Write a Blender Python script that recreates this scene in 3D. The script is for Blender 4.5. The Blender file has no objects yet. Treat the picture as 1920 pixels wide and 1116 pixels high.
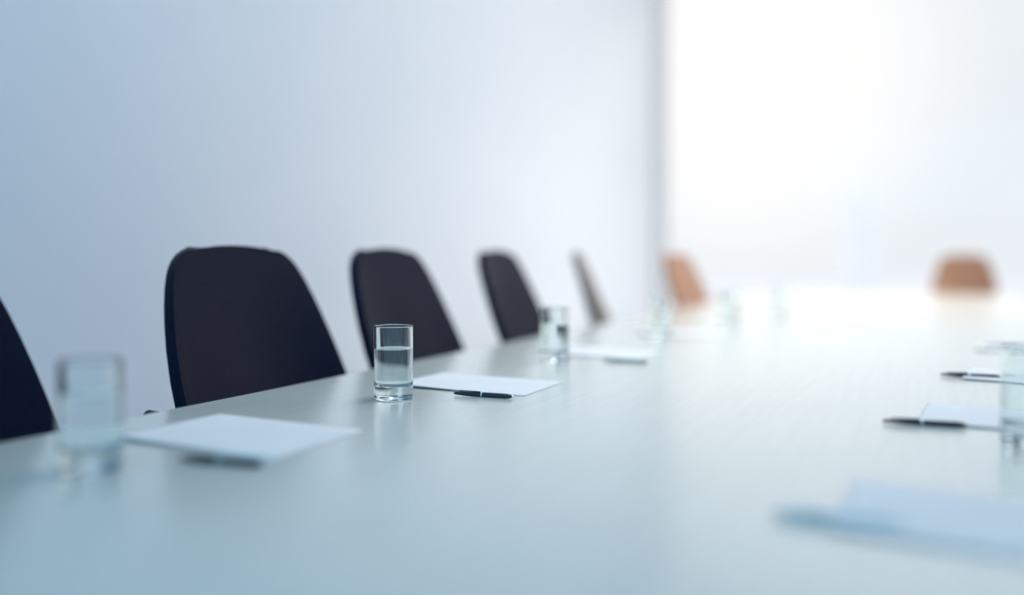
import bpy, bmesh, math, random
from mathutils import Vector, Matrix
random.seed(4)
C = bpy.context.scene.collection
R = math.radians
TH = math.atan(790/1600)            # the camera looks this far to the left of the table's long axis
EYE = 1.005; TOP = 0.74             # eye height, table top height
CT, ST = math.cos(TH), math.sin(TH)

# ------------------------------------------------------------------ materials
def mat(name, col, rough=.5, spec=.5, metal=0, **kw):
    m = bpy.data.materials.new(name); m.use_nodes = True
    b = m.node_tree.nodes['Principled BSDF']
    b.inputs['Base Color'].default_value = (*col, 1)
    b.inputs['Roughness'].default_value = rough
    b.inputs['Specular IOR Level'].default_value = spec
    b.inputs['Metallic'].default_value = metal
    for k, v in kw.items(): b.inputs[k.replace('_', ' ')].default_value = v
    return m

def add_noise(m, scale, c1, c2, stretch=(1, 1, 1), bump=0, detail=4, lo=.35, hi=.65):
    nt = m.node_tree; n = nt.nodes; l = nt.links; b = n['Principled BSDF']
    tc = n.new('ShaderNodeTexCoord'); mp = n.new('ShaderNodeMapping'); mp.inputs['Scale'].default_value = stretch
    no = n.new('ShaderNodeTexNoise'); no.inputs['Scale'].default_value = scale; no.inputs['Detail'].default_value = detail
    cr = n.new('ShaderNodeValToRGB'); cr.color_ramp.elements[0].color = (*c1, 1); cr.color_ramp.elements[1].color = (*c2, 1)
    cr.color_ramp.elements[0].position = lo; cr.color_ramp.elements[1].position = hi
    l.new(tc.outputs['Object'], mp.inputs[0]); l.new(mp.outputs[0], no.inputs['Vector'])
    l.new(no.outputs['Fac'], cr.inputs[0]); l.new(cr.outputs[0], b.inputs['Base Color'])
    if bump:
        bp = n.new('ShaderNodeBump'); bp.inputs['Strength'].default_value = bump; bp.inputs['Distance'].default_value = .001
        l.new(no.outputs['Fac'], bp.inputs['Height']); l.new(bp.outputs[0], b.inputs['Normal'])
    return m

M = {}
M['wall'] = add_noise(mat('white_painted_wall', (.86, .88, .9), .7, .3), 2, (.85, .875, .90), (.87, .89, .91))
M['ceiling'] = add_noise(mat('white_ceiling', (.86, .87, .88), .8, .2), 2, (.85, .86, .87), (.87, .88, .89))
M['floor'] = add_noise(mat('grey_carpet', (.3, .32, .34), .9, .2), 60, (.42, .44, .46), (.50, .52, .54))
M['post'] = add_noise(mat('beige_post', (.8, .76, .72), .6, .3), 3, (.88, .85, .82), (.90, .87, .84))
M['frame'] = add_noise(mat('pale_metal_frame', (.75, .76, .78), .4, .5), 5, (.74, .75, .77), (.77, .78, .80))
M['wood'] = add_noise(mat('pale_oak_laminate', (.6, .57, .48), .27, .5), 5, (.635, .625, .535), (.665, .655, .56), (14, .8, 4), .02, 6)
for k, v in (('Coat Weight', .6), ('Coat Roughness', .2), ('Coat IOR', 1.5)): M['wood'].node_tree.nodes['Principled BSDF'].inputs[k].default_value = v
M['edge'] = add_noise(mat('oak_edge_band', (.55, .5, .4), .4, .5), 5, (.50, .46, .36), (.58, .53, .43), (3, .5, 10))
M['leather_black'] = add_noise(mat('black_leather', (.012, .011, .02), .45, .09), 220, (.004, .005, .016), (.007, .009, .024), bump=.15)
M['leather_flare_grey'] = add_noise(mat('flare_greyed_leather', (.1, .08, .07), .42, .5), 220, (.17, .135, .11), (.20, .16, .13), bump=.15)  # dark leather with lens flare haze put into the colour as taupe
M['leather_flare_warm'] = add_noise(mat('flare_tinted_leather', (.4, .2, .12), .45, .4), 220, (.36, .18, .105), (.42, .215, .125), bump=.15)  # dark leather, warm lens flare over the far chairs painted into the colour
M['chrome'] = add_noise(mat('brushed_steel', (.6, .61, .63), .25, .5, 1), 60, (.58, .59, .61), (.64, .65, .67))
M['paper'] = add_noise(mat('white_paper', (.86, .88, .92), .75, .25), 8, (.82, .765, .70), (.85, .795, .73))
M['pen'] = add_noise(mat('black_plastic', (.012, .012, .016), .3, .5), 30, (.010, .010, .014), (.016, .016, .022))
M['brass'] = add_noise(mat('brass_plastic', (.3, .24, .12), .4, .5), 30, (.52, .46, .33), (.60, .53, .38))
M['pen_pale'] = add_noise(mat('pale_grey_plastic', (.6, .6, .57), .4, .5), 30, (.60, .60, .56), (.68, .68, .64))
M['building'] = add_noise(mat('pale_facade', (.8, .82, .86), .8, .2), .1, (.53, .555, .585), (.55, .575, .605))
M['building_glass'] = add_noise(mat('facade_glass', (.62, .7, .8), .4, .4), .1, (.51, .54, .58), (.53, .56, .60))
M['ground'] = add_noise(mat('pale_ground', (.85, .87, .9), .9, .1), .02, (.25, .265, .29), (.27, .285, .31))

def tumbler_glass(name, ior, col):
    m = mat(name, col, 0.0, .5); b = m.node_tree.nodes['Principled BSDF']
    b.inputs['Transmission Weight'].default_value = 1; b.inputs['IOR'].default_value = ior
    return m
M['glass'] = tumbler_glass('clear_glass', 1.5, (.96, 1, .99))
M['water'] = tumbler_glass('drinking_water', 1.1, (.98, 1, 1))

def pane_mat():
    m = bpy.data.materials.new('window_pane_glass'); m.use_nodes = True
    n = m.node_tree.nodes; l = m.node_tree.links; n.clear()
    o = n.new('ShaderNodeOutputMaterial'); mx = n.new('ShaderNodeMixShader'); t = n.new('ShaderNodeBsdfTransparent')
    g = n.new('ShaderNodeBsdfGlossy'); g.inputs['Roughness'].default_value = .02
    fr = n.new('ShaderNodeFresnel'); fr.inputs[0].default_value = 1.2
    l.new(fr.outputs[0], mx.inputs[0]); l.new(t.outputs[0], mx.inputs[1]); l.new(g.outputs[0], mx.inputs[2]); l.new(mx.outputs[0], o.inputs[0])
    return m
M['pane'] = pane_mat()

# ------------------------------------------------------------------ helpers
def obj(name, bm, m, parent=None, smooth=False):
    bmesh.ops.recalc_face_normals(bm, faces=bm.faces)
    me = bpy.data.meshes.new(name); bm.to_mesh(me); bm.free()
    me.materials.append(m)
    if smooth:
        for p in me.polygons: p.use_smooth = True
    o = bpy.data.objects.new(name, me); C.objects.link(o)
    if parent: o.parent = parent
    return o

def thing(name, label, cat, loc=(0, 0, 0), rz=0, group=None):
    o = bpy.data.objects.new(name, None); C.objects.link(o); o.empty_display_size = .1
    o.location = loc; o.rotation_euler = (0, 0, rz); o['label'] = label; o['category'] = cat
    if group: o['group'] = group
    return o

def dup(root, loc, rz, label):
    r = root.copy(); C.objects.link(r); r.location = loc; r.rotation_euler = (0, 0, rz); r['label'] = label
    for ch in list(root.children):
        c = ch.copy(); C.objects.link(c); c.parent = r
        for g in list(ch.children):
            d = g.copy(); C.objects.link(d); d.parent = c
    return r

def set_mats(root, part, m):
    for ch in root.children:
        if ch.name.split('.')[0] == part:
            ch.data = ch.data.copy(); ch.data.materials[0] = m

def box(bm, x0, x1, y0, y1, z0, z1, bev=0):
    r = bmesh.ops.create_cube(bm, size=1, matrix=Matrix.Translation(((x0+x1)/2, (y0+y1)/2, (z0+z1)/2)) @ Matrix.Diagonal((x1-x0, y1-y0, z1-z0, 1)))
    if bev:
        es = list({e for v in r['verts'] for e in v.link_edges})
        bmesh.ops.bevel(bm, geom=es, offset=bev, segments=3, affect='EDGES', profile=.5)

def lathe(bm, prof, n=48, axis='Z'):
    rings = []
    for r, z in prof:
        if r < 1e-6:
            rings.append([bm.verts.new((0, 0, z) if axis == 'Z' else (z, 0, 0))])
        else:
            ring = []
            for k in range(n):
                a = 2*math.pi*k/n
                ring.append(bm.verts.new((r*math.cos(a), r*math.sin(a), z) if axis == 'Z' else (z, r*math.cos(a), r*math.sin(a))))
            rings.append(ring)
    for a, b in zip(rings, rings[1:]):
        if len(a) == 1 and len(b) == 1: continue
        for k in range(n):
            k2 = (k+1) % n
            if len(a) == 1: bm.faces.new((a[0], b[k], b[k2]))
            elif len(b) == 1: bm.faces.new((a[k], b[0], a[k2]))
            else: bm.faces.new((a[k], b[k], b[k2], a[k2]))

def tube(bm, pts, rad, n=12):
    pts = [Vector(p) for p in pts]; rings = []
    for i, p in enumerate(pts):
        d = (pts[min(i+1, len(pts)-1)] - pts[max(i-1, 0)]).normalized()
        up = Vector((0, 0, 1)) if abs(d.z) < .95 else Vector((1, 0, 0))
        u = d.cross(up).normalized(); v = d.cross(u)
        r = rad[i] if isinstance(rad, (list, tuple)) else rad
        rings.append([bm.verts.new(p + (u*math.cos(2*math.pi*k/n) + v*math.sin(2*math.pi*k/n))*r) for k in range(n)])
    for a, b in zip(rings, rings[1:]):
        for k in range(n): bm.faces.new((a[k], a[(k+1) % n], b[(k+1) % n], b[k]))
    bm.faces.new(rings[0]); bm.faces.new(rings[-1])

def interp(x, tab):
    for (a, fa), (b, fb) in zip(tab, tab[1:]):
        if x <= b:
            t = max(0, (x-a)/(b-a)); return fa + (fb-fa)*t
    return tab[-1][1]

def struct(name, bm, m, parent=None):
    o = obj(name, bm, m, parent)
    if not parent: o['kind'] = 'structure'
    return o

# ------------------------------------------------------------------ the room
WL, WR, YE, YB, H = -2.66, 2.0, 8.8, -3.0, 4.0      # left wall, right wall, end, back, height
b = bmesh.new(); box(b, WL-.2, WR+.2, YB-.2, YE+.2, -.12, 0); struct('floor', b, M['floor'])
b = bmesh.new(); box(b, WL-.2, WR+.2, YB-.2, YE+.2, H, H+.15); struct('ceiling', b, M['ceiling'])
b = bmesh.new(); box(b, WL-.2, WL, YB, YE+.2, 0, H); struct('wall_left', b, M['wall'])
b = bmesh.new(); box(b, WL-.2, WR+.2, YB-.2, YB, 0, H); struct('wall_back', b, M['wall'])
b = bmesh.new()
W2 = (3.6, 8.2)                                        # added opening in the right wall, out of view, for fill light
box(b, WR, WR+.2, YB, W2[0], 0, H); box(b, WR, WR+.2, W2[1], YE+.2, 0, H)
box(b, WR, WR+.2, W2[0], W2[1], 0, .3); box(b, WR, WR+.2, W2[0], W2[1], 3.7, H); struct('wall_right', b, M['wall'])
b = bmesh.new(); box(b, WL, WL+.02, YB, YE-.085, 0, .1); struct('baseboard_left', b, M['frame'])
b = bmesh.new(); box(b, WL, WL+.085, YE-.085, YE, 0, H, .004); struct('trim_1', b, M['post'])       # beige post where wall meets window

def window(name, x0, x1, y0, y1, z0, z1, along, bars=()):
    t = bpy.data.objects.new(name, None); C.objects.link(t); t['kind'] = 'structure'
    f = .05; b = bmesh.new()
    def seg(a0, a1, c0, c1, bb):
        if along == 'x': box(bb, a0, a1, y0, y1, c0, c1)
        else: box(bb, x0, x1, a0, a1, c0, c1)
    A0, A1 = (x0, x1) if along == 'x' else (y0, y1)
    seg(A0, A1, z0, z0+f, b); seg(A0, A1, z1-f, z1, b); seg(A0, A0+f, z0+f, z1-f, b); seg(A1-f, A1, z0+f, z1-f, b)
    for q in bars: seg(q-.03, q+.03, z0+f, z1-f, b)
    obj('window_frame', b, M['frame'], t)
    b = bmesh.new()
    if along == 'x': box(b, A0+f, A1-f, (y0+y1)/2-.005, (y0+y1)/2+.005, z0+f, z1-f)
    else: box(b, (x0+x1)/2-.005, (x0+x1)/2+.005, A0+f, A1-f, z0+f, z1-f)
    obj('pane', b, M['pane'], t)
window('window_1', WL+.085, WR, YE+.02, YE+.10, 0, H, 'x')
window('added_window', WR+.06, WR+.14, W2[0], W2[1], .3, 3.7, 'y', (5.1, 6.7))  # unseen window added to bring in more light from the right

# outside: pale ground and a pale tower far off
b = bmesh.new(); box(b, -400, 700, 20, 900, -21, -20); o = obj('ground', b, M['ground']); o['kind'] = 'structure'
def at(px, Z):                                         # a spot seen at column px of the photo, Z metres ahead
    X = (px-960)/1600*Z
    return X*CT - Z*ST, X*ST + Z*CT
tx, ty = at(1610, 300)
tw = thing('tower_block', 'hazy pale blue tower block standing far outside the bright end window', 'building', (tx, ty, -20), TH)
b = bmesh.new(); box(b, -4.6, 4.6, -4.6, 4.6, 0, 43); obj('facade', b, M['building'], tw)
b = bmesh.new(); box(b, -3.4, 3.4, -3.4, 3.4, 43, 46); obj('rooftop_plant_room', b, M['building'], tw)
for k in range(3):
    b = bmesh.new(); box(b, -3.7+2.7*k, -1.7+2.7*k, -4.7, -4.6, 2, 41); obj('window_strip', b, M['building_glass'], tw)

# ------------------------------------------------------------------ the table
TXL, TXR, TY0, TY1 = -1.2, .47, -1.2, 7.25
tb = thing('conference_table', 'very long pale oak conference table set with papers, pens and water glasses', 'table', ((TXL+TXR)/2, (TY0+TY1)/2, 0))
cx, cy = (TXL+TXR)/2, (TY0+TY1)/2
def slab(x0, x1, y0, y1, z0, z1, r, n=6):
    b = bmesh.new(); vs = []
    for qx, qy, a0 in ((x1-r, y1-r, 0), (x0+r, y1-r, 90), (x0+r, y0+r, 180), (x1-r, y0+r, 270)):
        for k in range(n+1):
            a = R(a0+90*k/n); vs.append((qx+r*math.cos(a), qy+r*math.sin(a)))
    lo = [b.verts.new((*v, z0)) for v in vs]; hi = [b.verts.new((*v, z1)) for v in vs]
    b.faces.new(lo[::-1]); b.faces.new(hi)
    for k in range(len(vs)): b.faces.new((lo[k], lo[(k+1) % len(vs)], hi[(k+1) % len(vs)], hi[k]))
    return b
def local(o): o.location = (-cx, -cy, 0); return o
bt = slab(TXL+.003, TXR-.003, TY0+.003, TY1-.003, TOP-.035, TOP, .04); local(obj('tabletop', bt, M['wood'], tb))
be = slab(TXL, TXR, TY0, TY1, TOP-.033, TOP-.002, .042)
be.faces.ensure_lookup_table(); bmesh.ops.delete(be, geom=be.faces[:2], context='FACES_ONLY')
local(obj('edge_band', be, M['edge'], tb))
for yy in (-.6, 3.2, 4.35, 6.6):
    b = bmesh.new(); box(b, cx-.36, cx+.36, yy-.04, yy+.04, .03, TOP-.035, .004); local(obj('pedestal', b, M['frame'], tb))
    b = bmesh.new(); box(b, cx-.42, cx+.42, yy-.15, yy+.15, 0, .03, .006); local(obj('foot_plate', b, M['chrome'], tb))

# ------------------------------------------------------------------ chairs (face +x, seat in front of the back)
HWID = [(.42, .19), (.5, .21), (.58, .232), (.66, .239), (.74, .234), (.80, .226), (.86, .214), (.91, .201), (.95, .188), (.975, .177), (.99, .168), (1.003, .157), (1.014, .144), (1.022, .128), (1.027, .108)]
def lean(z):                                           # how far the back leans away from the table at height z
    return -.02 - .10*max(0, (z-.42))/.3 * .35 if z < .62 else -.0433 - (z-.62)*.25
def make_chair():
    t = thing('conference_chair', '', 'chair', group='leather conference chairs around the table')
    NU = 20; zs = [.42, .47, .52, .58, .64, .70, .76, .82, .87, .91, .945, .96, .975, .99, 1.003, 1.014, 1.022, 1.027]
    b = bmesh.new(); rows = []
    for z in zs:
        w = interp(z, HWID); row = []
        for k in range(NU+1):
            u = -1 + 2*k/NU
            zz = z + .004*(1-u*u)*max(0, (z-.95)/.077)      # slight crown along the top
            x = lean(zz) + .055*(u*u)*min(1, max(.12, (1.045-zz)/.33)) + .012*math.exp(-((zz-.62)/.1)**2)
            row.append(b.verts.new((x, w*u, zz)))
        rows.append(row)
    for r0, r1 in zip(rows, rows[1:]):
        for k in range(NU): b.faces.new((r0[k], r0[k+1], r1[k+1], r1[k]))
    o = obj('backrest', b, M['leather_black'], t, True)
    s = o.modifiers.new('Solidify', 'SOLIDIFY'); s.thickness = .026; s.offset = 0
    bv = o.modifiers.new('Bevel', 'BEVEL'); bv.width = .0125; bv.segments = 4; bv.limit_method = 'ANGLE'; bv.angle_limit = R(50)
    # seat shell
    b = bmesh.new(); rows = []
    for i in range(15):
        v = i/14; x = -.01 + .46*v; row = []
        w = .205 + .035*math.sin(math.pi*min(1, v*1.1)) - .05*max(0, v-.8)/.2
        for k in range(NU+1):
            u = -1 + 2*k/NU
            row.append(b.verts.new((x - .02*u*u*v, w*u, .435 + .035*(1-v)**3 + .02*u*u - .03*max(0, v-.75)/.25)))
        rows.append(row)
    for r0, r1 in zip(rows, rows[1:]):
        for k in range(NU): b.faces.new((r0[k], r0[k+1], r1[k+1], r1[k]))
    o = obj('seat', b, M['leather_black'], t, True)
    s = o.modifiers.new('Solidify', 'SOLIDIFY'); s.thickness = .045; s.offset = 0
    bv = o.modifiers.new('Bevel', 'BEVEL'); bv.width = .015; bv.segments = 3; bv.limit_method = 'ANGLE'; bv.angle_limit = R(50)
    # low arm rests springing from the side of the back
    for sy in (-1, 1):
        b = bmesh.new()
        tube(b, [(-.075, .214*sy, .655), (-.075, .245*sy, .686), (-.05, .276*sy, .694), (.0, .283*sy, .690), (.06, .281*sy, .676), (.13, .277*sy, .660), (.2, .27*sy, .638)], [.008, .010, .011, .012, .013, .013, .010])
        a = obj('armrest', b, M['leather_black'], t, True)
        b = bmesh.new(); tube(b, [(.16, .277*sy, .645), (.15, .27*sy, .53), (.14, .22*sy, .425)], .008)
        obj('arm_support', b, M['chrome'], a, True)
    b = bmesh.new(); lathe(b, [(0, .28), (.03, .28), (.03, .40), (.09, .405), (.09, .415), (0, .415)], 24)
    bmesh.ops.translate(b, verts=b.verts, vec=(.2, 0, 0)); obj('swivel_column', b, M['chrome'], t, True)
    for k in range(4):
        a = R(45+90*k); b = bmesh.new()
        tube(b, [(.2+.02*math.cos(a), .02*math.sin(a), .32), (.2+.12*math.cos(a), .12*math.sin(a), .27), (.2+.27*math.cos(a), .27*math.sin(a), .012)], [.014, .013, .010])
        obj('leg', b, M['chrome'], t, True)
    return t
chair0 = make_chair()
CH = [  # x, y, turn, label, leather
    (-1.30, .705, 0, 'black leather chair cut off by the left border of the photo, nearest to the camera', None),
    (-1.31, 1.463, -6, 'black leather chair with the widest visible back, left of the sharp water glass', None),
    (-1.31, 2.088, 0, 'black leather chair back rising directly behind the sharp water glass', None),
    (-1.31, 2.81, 5, 'dark leather chair between the sharp glass and the next glass, partly behind that next glass', None),
    (-1.31, 3.62, 17, 'dark leather chair with flare haze painted in as taupe, seen almost edge-on as a thin sliver against the white wall', 'leather_flare_grey'),
    (-1.30, 5.17, -11, 'dark leather chair, painted tan with lens flare, below the beige corner post, last along the wall side', 'leather_flare_warm'),
    (.22, 7.62, -90, 'dark leather chair, painted brown with lens flare, at the far head of the table, in front of the bright window', 'leather_flare_warm'),
]
for i, (x, y, a, lab, lm) in enumerate(CH):
    if i == 0:
        c = chair0; c.location = (x, y, 0); c.rotation_euler = (0, 0, R(a)); c['label'] = lab
    else: c = dup(chair0, (x, y, 0), R(a), lab)
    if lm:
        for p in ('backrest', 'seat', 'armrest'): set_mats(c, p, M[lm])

# ------------------------------------------------------------------ tumblers of water
def make_glass():
    t = thing('water_glass', '', 'glass', group='water glasses set along the table')
    RO, HT = .0365, .1385; RI = .0340
    prof = [(0, 0.0005), (.030, 0.0005), (.0345, .001), (RO-.0004, .003), (RO, .005), (RO, .006), (RO, .03), (RO, HT-.02), (RO, HT-.0027), (RO, HT-.002), (RO-.0006, HT-.0004), (RO-.00125, HT),
            (RI+.0006, HT-.0004), (RI, HT-.002), (RI, HT-.003), (RI, HT-.02), (RI, .05), (RI, .033), (RI, .032), (RI-.0006, .0293), (RI-.002, .0275), (RI-.006, .0255), (.018, .0245), (.006, .0243), (0, .0242)]
    b = bmesh.new(); lathe(b, prof, 64); obj('tumbler', b, M['glass'], t, True)
    e = .00025; b = bmesh.new()                         # water reaches just into the glass, as liquids must for clean refraction
    lathe(b, [(0, .0242-e), (.018, .0245-e), (RI-.006, .0255-e), (RI-.002+e, .0275-e), (RI-.0006+e, .0293), (RI+e, .032), (RI+e, .033), (RI+e, .05), (RI+e, .085), (RI+e, .0950), (RI+e, .0957), (RI-.0004, .0950), (RI-.0012, .0945), (RI-.004, .0942), (RI-.006, .0942), (.005, .0942), (0, .0942)], 64)
    obj('water', b, M['water'], t, True)
    return t
g0 = make_glass()
def tab(px, py, h=0.0):                                # a spot on the table top seen at that pixel
    Z = 1600*(EYE-TOP-h)/(py-484)
    return at(px, Z)
GL = [((170, 881), 'blurred water glass in the left foreground, nearest to the camera on the wall side'),
      ((738, 748), 'sharp in-focus water glass standing alone left of the white sheet'),
      ((1040, 678), 'out-of-focus water glass in front of the right edge of the third wall-side chair'),
      ((1238, 633), 'faint blurred water glass just in front of the flare-tinted chair by the corner post'),
      ((1367, 613), 'very faint blurred water glass right of the flare-tinted chair by the corner post'),
      ((1459, 596), 'faintest and most distant water glass, alone in front of the bright window'),
      ((1931, 831), 'water glass cut off by the right border of the photo')]
for i, ((px, py), lab) in enumerate(GL):
    x, y = tab(px, py)
    if i == 0: g0.location = (x, y, TOP); g0['label'] = lab
    else: dup(g0, (x, y, TOP), .7*i, lab)

# ------------------------------------------------------------------ sheets of paper: local x across the table (long side), y along it
def make_paper(curl):
    b = bmesh.new(); NX, NY = 24, 16; rows = []
    for i in range(NX+1):
        u = i/NX; row = []
        for j in range(NY+1):
            v = j/NY
            z = .0008 + curl*((1-u)**2*.7+.3*(1-u))*(1-.6*v)
            row.append(b.verts.new((-.1485+.297*u, -.105+.21*v, z)))
        rows.append(row)
    for r0, r1 in zip(rows, rows[1:]):
        for k in range(NY): b.faces.new((r0[k], r1[k], r1[k+1], r0[k+1]))
    o = obj('paper_sheet', b, M['paper'], None, True)
    s = o.modifiers.new('Solidify', 'SOLIDIFY'); s.thickness = .0012; s.offset = 0
    return o
def tagp(o, label, cat, group):
    o['label'] = label; o['category'] = cat; o['group'] = group
P = [  # x, y, turn
    (-.927, .967, 1, 'blurred white sheet of paper in the left foreground beside the nearest tumbler', .004),
    (-.853, 1.575, 1.5, 'sharp white sheet of paper with the black pen, right of the in-focus water glass', .006),
    (-.84, 2.25, 0, 'blurred white sheet behind the second tumbler from the sharp one, with a faint brassy pen', .004),
    (-.79, 2.97, 0, 'pale blurred sheet on the wall side, further back than the brassy pen', .003),
    (.06, .975, -3, 'large blurred bluish sheet in the lower right corner', .003),
    (.132, 1.612, -4, 'grey-looking sheet on the right with the blurred pen along its front edge', .003),
    (.212, 2.19, -4, 'thin sliver of paper on the right behind the dark sharp-ended pen', .003),
    (.26, 2.88, -3, 'barely visible sheet at the right border, furthest on that side', .003),
]
for i, (x, y, a, lab, curl) in enumerate(P):
    o = make_paper(curl); o.location = (x, y, TOP); o.rotation_euler = (0, 0, R(a))
    tagp(o, lab, 'paper', 'white sheets set out at each place')

# ------------------------------------------------------------------ pens: local +x is the writing end
def make_pen():
    t = thing('ballpoint_pen', '', 'pen', group='pens beside the papers')
    r = .0046
    b = bmesh.new(); lathe(b, [(0, -.062), (.0018, -.0618), (.0026, -.058), (.0040, -.038), (r, -.020), (r, -.006)], 20, 'X'); obj('cap', b, M['pen'], t, True)
    b = bmesh.new(); lathe(b, [(r, -.006), (r+.0003, -.0055), (r+.0003, -.0035), (r, -.003)], 20, 'X'); obj('ring', b, M['chrome'], t, True)
    b = bmesh.new(); lathe(b, [(r, -.003), (r, .046), (.0036, .053), (.0022, .057)], 20, 'X'); obj('barrel', b, M['pen'], t, True)
    b = bmesh.new(); lathe(b, [(.0022, .057), (.0011, .0605), (.0005, .063), (0, .0632)], 16, 'X'); obj('tip', b, M['chrome'], t, True)
    b = bmesh.new(); box(b, -.050, -.008, -.0008, .0008, r, r+.0016, .0005); box(b, -.012, -.008, -.0008, .0008, r-.001, r+.001); obj('clip', b, M['pen'], t)
    return t
pen0 = make_pen()
PEN = [((358, 868), (478, 876), 'blurred dark pen in front of the nearest foreground sheet', 0),
       ((858, 742.5), (958, 748.5), 'sharp black pen with a silver ring in front of the sharp white sheet', 0),
       ((1140, 678.5), (1209, 681.5), 'blurred brassy pen further back on the wall side of the table', 1),
       ((1490, 975), (1645, 988), 'very blurred pale grey pen in the lower right corner beside the bluish sheet', 2),
       ((1680, 796), (1790, 802), 'dark blurred pen along the front edge of the grey-looking sheet on the right', 0),
       ((1776, 706.5), (1868, 710.5), 'dark pen on the right beyond the cut-off tumbler, before a thin sliver of paper', 0),
       ((1852, 650.5), (1922, 653), 'faintest thin pen at the right border, furthest on that side', 2)]
for i, (p, q, lab, br) in enumerate(PEN):
    a = Vector(tab(*p)); c = Vector(tab(*q)); mid = (a+c)/2; d = c-a; ang = math.atan2(d.y, d.x)
    loc = (mid.x, mid.y, TOP+.0050)
    if i == 0:
        o = pen0; o.location = loc; o.rotation_euler = (0, 0, ang); o['label'] = lab
    else: o = dup(pen0, loc, ang, lab)
    print('pen', i, 'x %.3f y %.3f len %.3f ang %.1f' % (mid.x, mid.y, d.length, math.degrees(ang)))
    if br:
        for pt in ('cap', 'barrel', 'clip'): set_mats(o, pt, M['brass'] if br == 1 else M['pen_pale'])

# ------------------------------------------------------------------ light: overcast sky with a sun glow, added fill lamps out of view
w = bpy.data.worlds.new('sky'); bpy.context.scene.world = w; w.use_nodes = True
n = w.node_tree.nodes; l = w.node_tree.links; n.clear()
out = n.new('ShaderNodeOutputWorld'); bg = n.new('ShaderNodeBackground'); tc = n.new('ShaderNodeTexCoord')
nm = n.new('ShaderNodeVectorMath'); nm.operation = 'NORMALIZE'; l.new(tc.outputs['Generated'], nm.inputs[0])
gx, gy = at(1400, 1.0); gv = Vector((gx, gy, .21)).normalized()
dt = n.new('ShaderNodeVectorMath'); dt.operation = 'DOT_PRODUCT'; dt.inputs[1].default_value = gv; l.new(nm.outputs[0], dt.inputs[0])
def mr(src, a, b_, c, d, smooth=True):
    m = n.new('ShaderNodeMapRange'); m.interpolation_type = 'SMOOTHSTEP' if smooth else 'LINEAR'
    for k, v in zip(('From Min', 'From Max', 'To Min', 'To Max'), (a, b_, c, d)): m.inputs[k].default_value = v
    l.new(src, m.inputs['Value']); return m.outputs[0]
glow = mr(dt.outputs['Value'], math.cos(R(15)), 1.0, 0, 1)
sep = n.new('ShaderNodeSeparateXYZ'); l.new(nm.outputs[0], sep.inputs[0])
high = mr(sep.outputs['Z'], .29, .40, 0, 1)
def rgbmix(fac, ca, cb):
    m = n.new('ShaderNodeMix'); m.data_type = 'RGBA'
    l.new(fac, m.inputs['Factor'])
    for s_, v in ((m.inputs['A'], ca), (m.inputs['B'], cb)):
        if isinstance(v, tuple): s_.default_value = (*v, 1)
        else: l.new(v, s_)
    return m.outputs['Result']
c1 = rgbmix(glow, (.845, .89, .93), (1.03, 1.02, 1.01))
c2 = rgbmix(high, c1, (3.7, 3.65, 3.7))
l.new(c2, bg.inputs[0]); bg.inputs[1].default_value = 1.0; l.new(bg.outputs[0], out.inputs[0])

def area(name, loc, rot, sx, sy, power, col, spread=180):
    d = bpy.data.lights.new(name, 'AREA'); d.shape = 'RECTANGLE'; d.size = sx; d.size_y = sy; d.energy = power; d.color = col
    d.spread = R(spread)
    o = bpy.data.objects.new(name, d); C.objects.link(o); o.location = loc; o.rotation_euler = rot
    return o
area('fill_light_right', (WR+.35, (W2[0]+W2[1])/2, 2.0), (0, R(90), 0), 3.4, W2[1]-W2[0], 86, (1.0, .98, .98))  # added lamp behind the added side window, brightens the left wall
area('fill_light_rear', (-.3, YB+.05, 2.9), (R(90), 0, 0), 4.2, 1.9, 68, (.06, .52, 1.0))  # added blue fill lamp inside the room; the back wall has no window
area('fill_light_overhead', (-.5, 2.5, 3.95), (0, 0, 0), .8, 2.6, 18.5, (.70, .81, .98), 75)  # added fill lamp over the near table, no fixture there
area('fill_light_overhead', (-.3, 5.6, 3.95), (0, 0, 0), .8, 3.4, 15, (.99, .98, 1.0), 110)  # added overhead fill for the far table, out of view

# ------------------------------------------------------------------ camera
cd = bpy.data.cameras.new('camera'); cam = bpy.data.objects.new('camera', cd); C.objects.link(cam)
cam.location = (0, 0, EYE); cam.rotation_euler = (R(90), 0, TH)
cd.sensor_width = 36; cd.lens = 36*1600/1920; cd.shift_y = -74/1920
cd.clip_start = .05; cd.clip_end = 2000
cd.dof.use_dof = True; cd.dof.focus_distance = 1.62; cd.dof.aperture_fstop = .53
bpy.context.scene.camera = cam
vs = bpy.context.scene.view_settings
vs.view_transform = 'Standard'; vs.look = 'None'; vs.exposure = 0; vs.gamma = 1; vs.use_curve_mapping = False
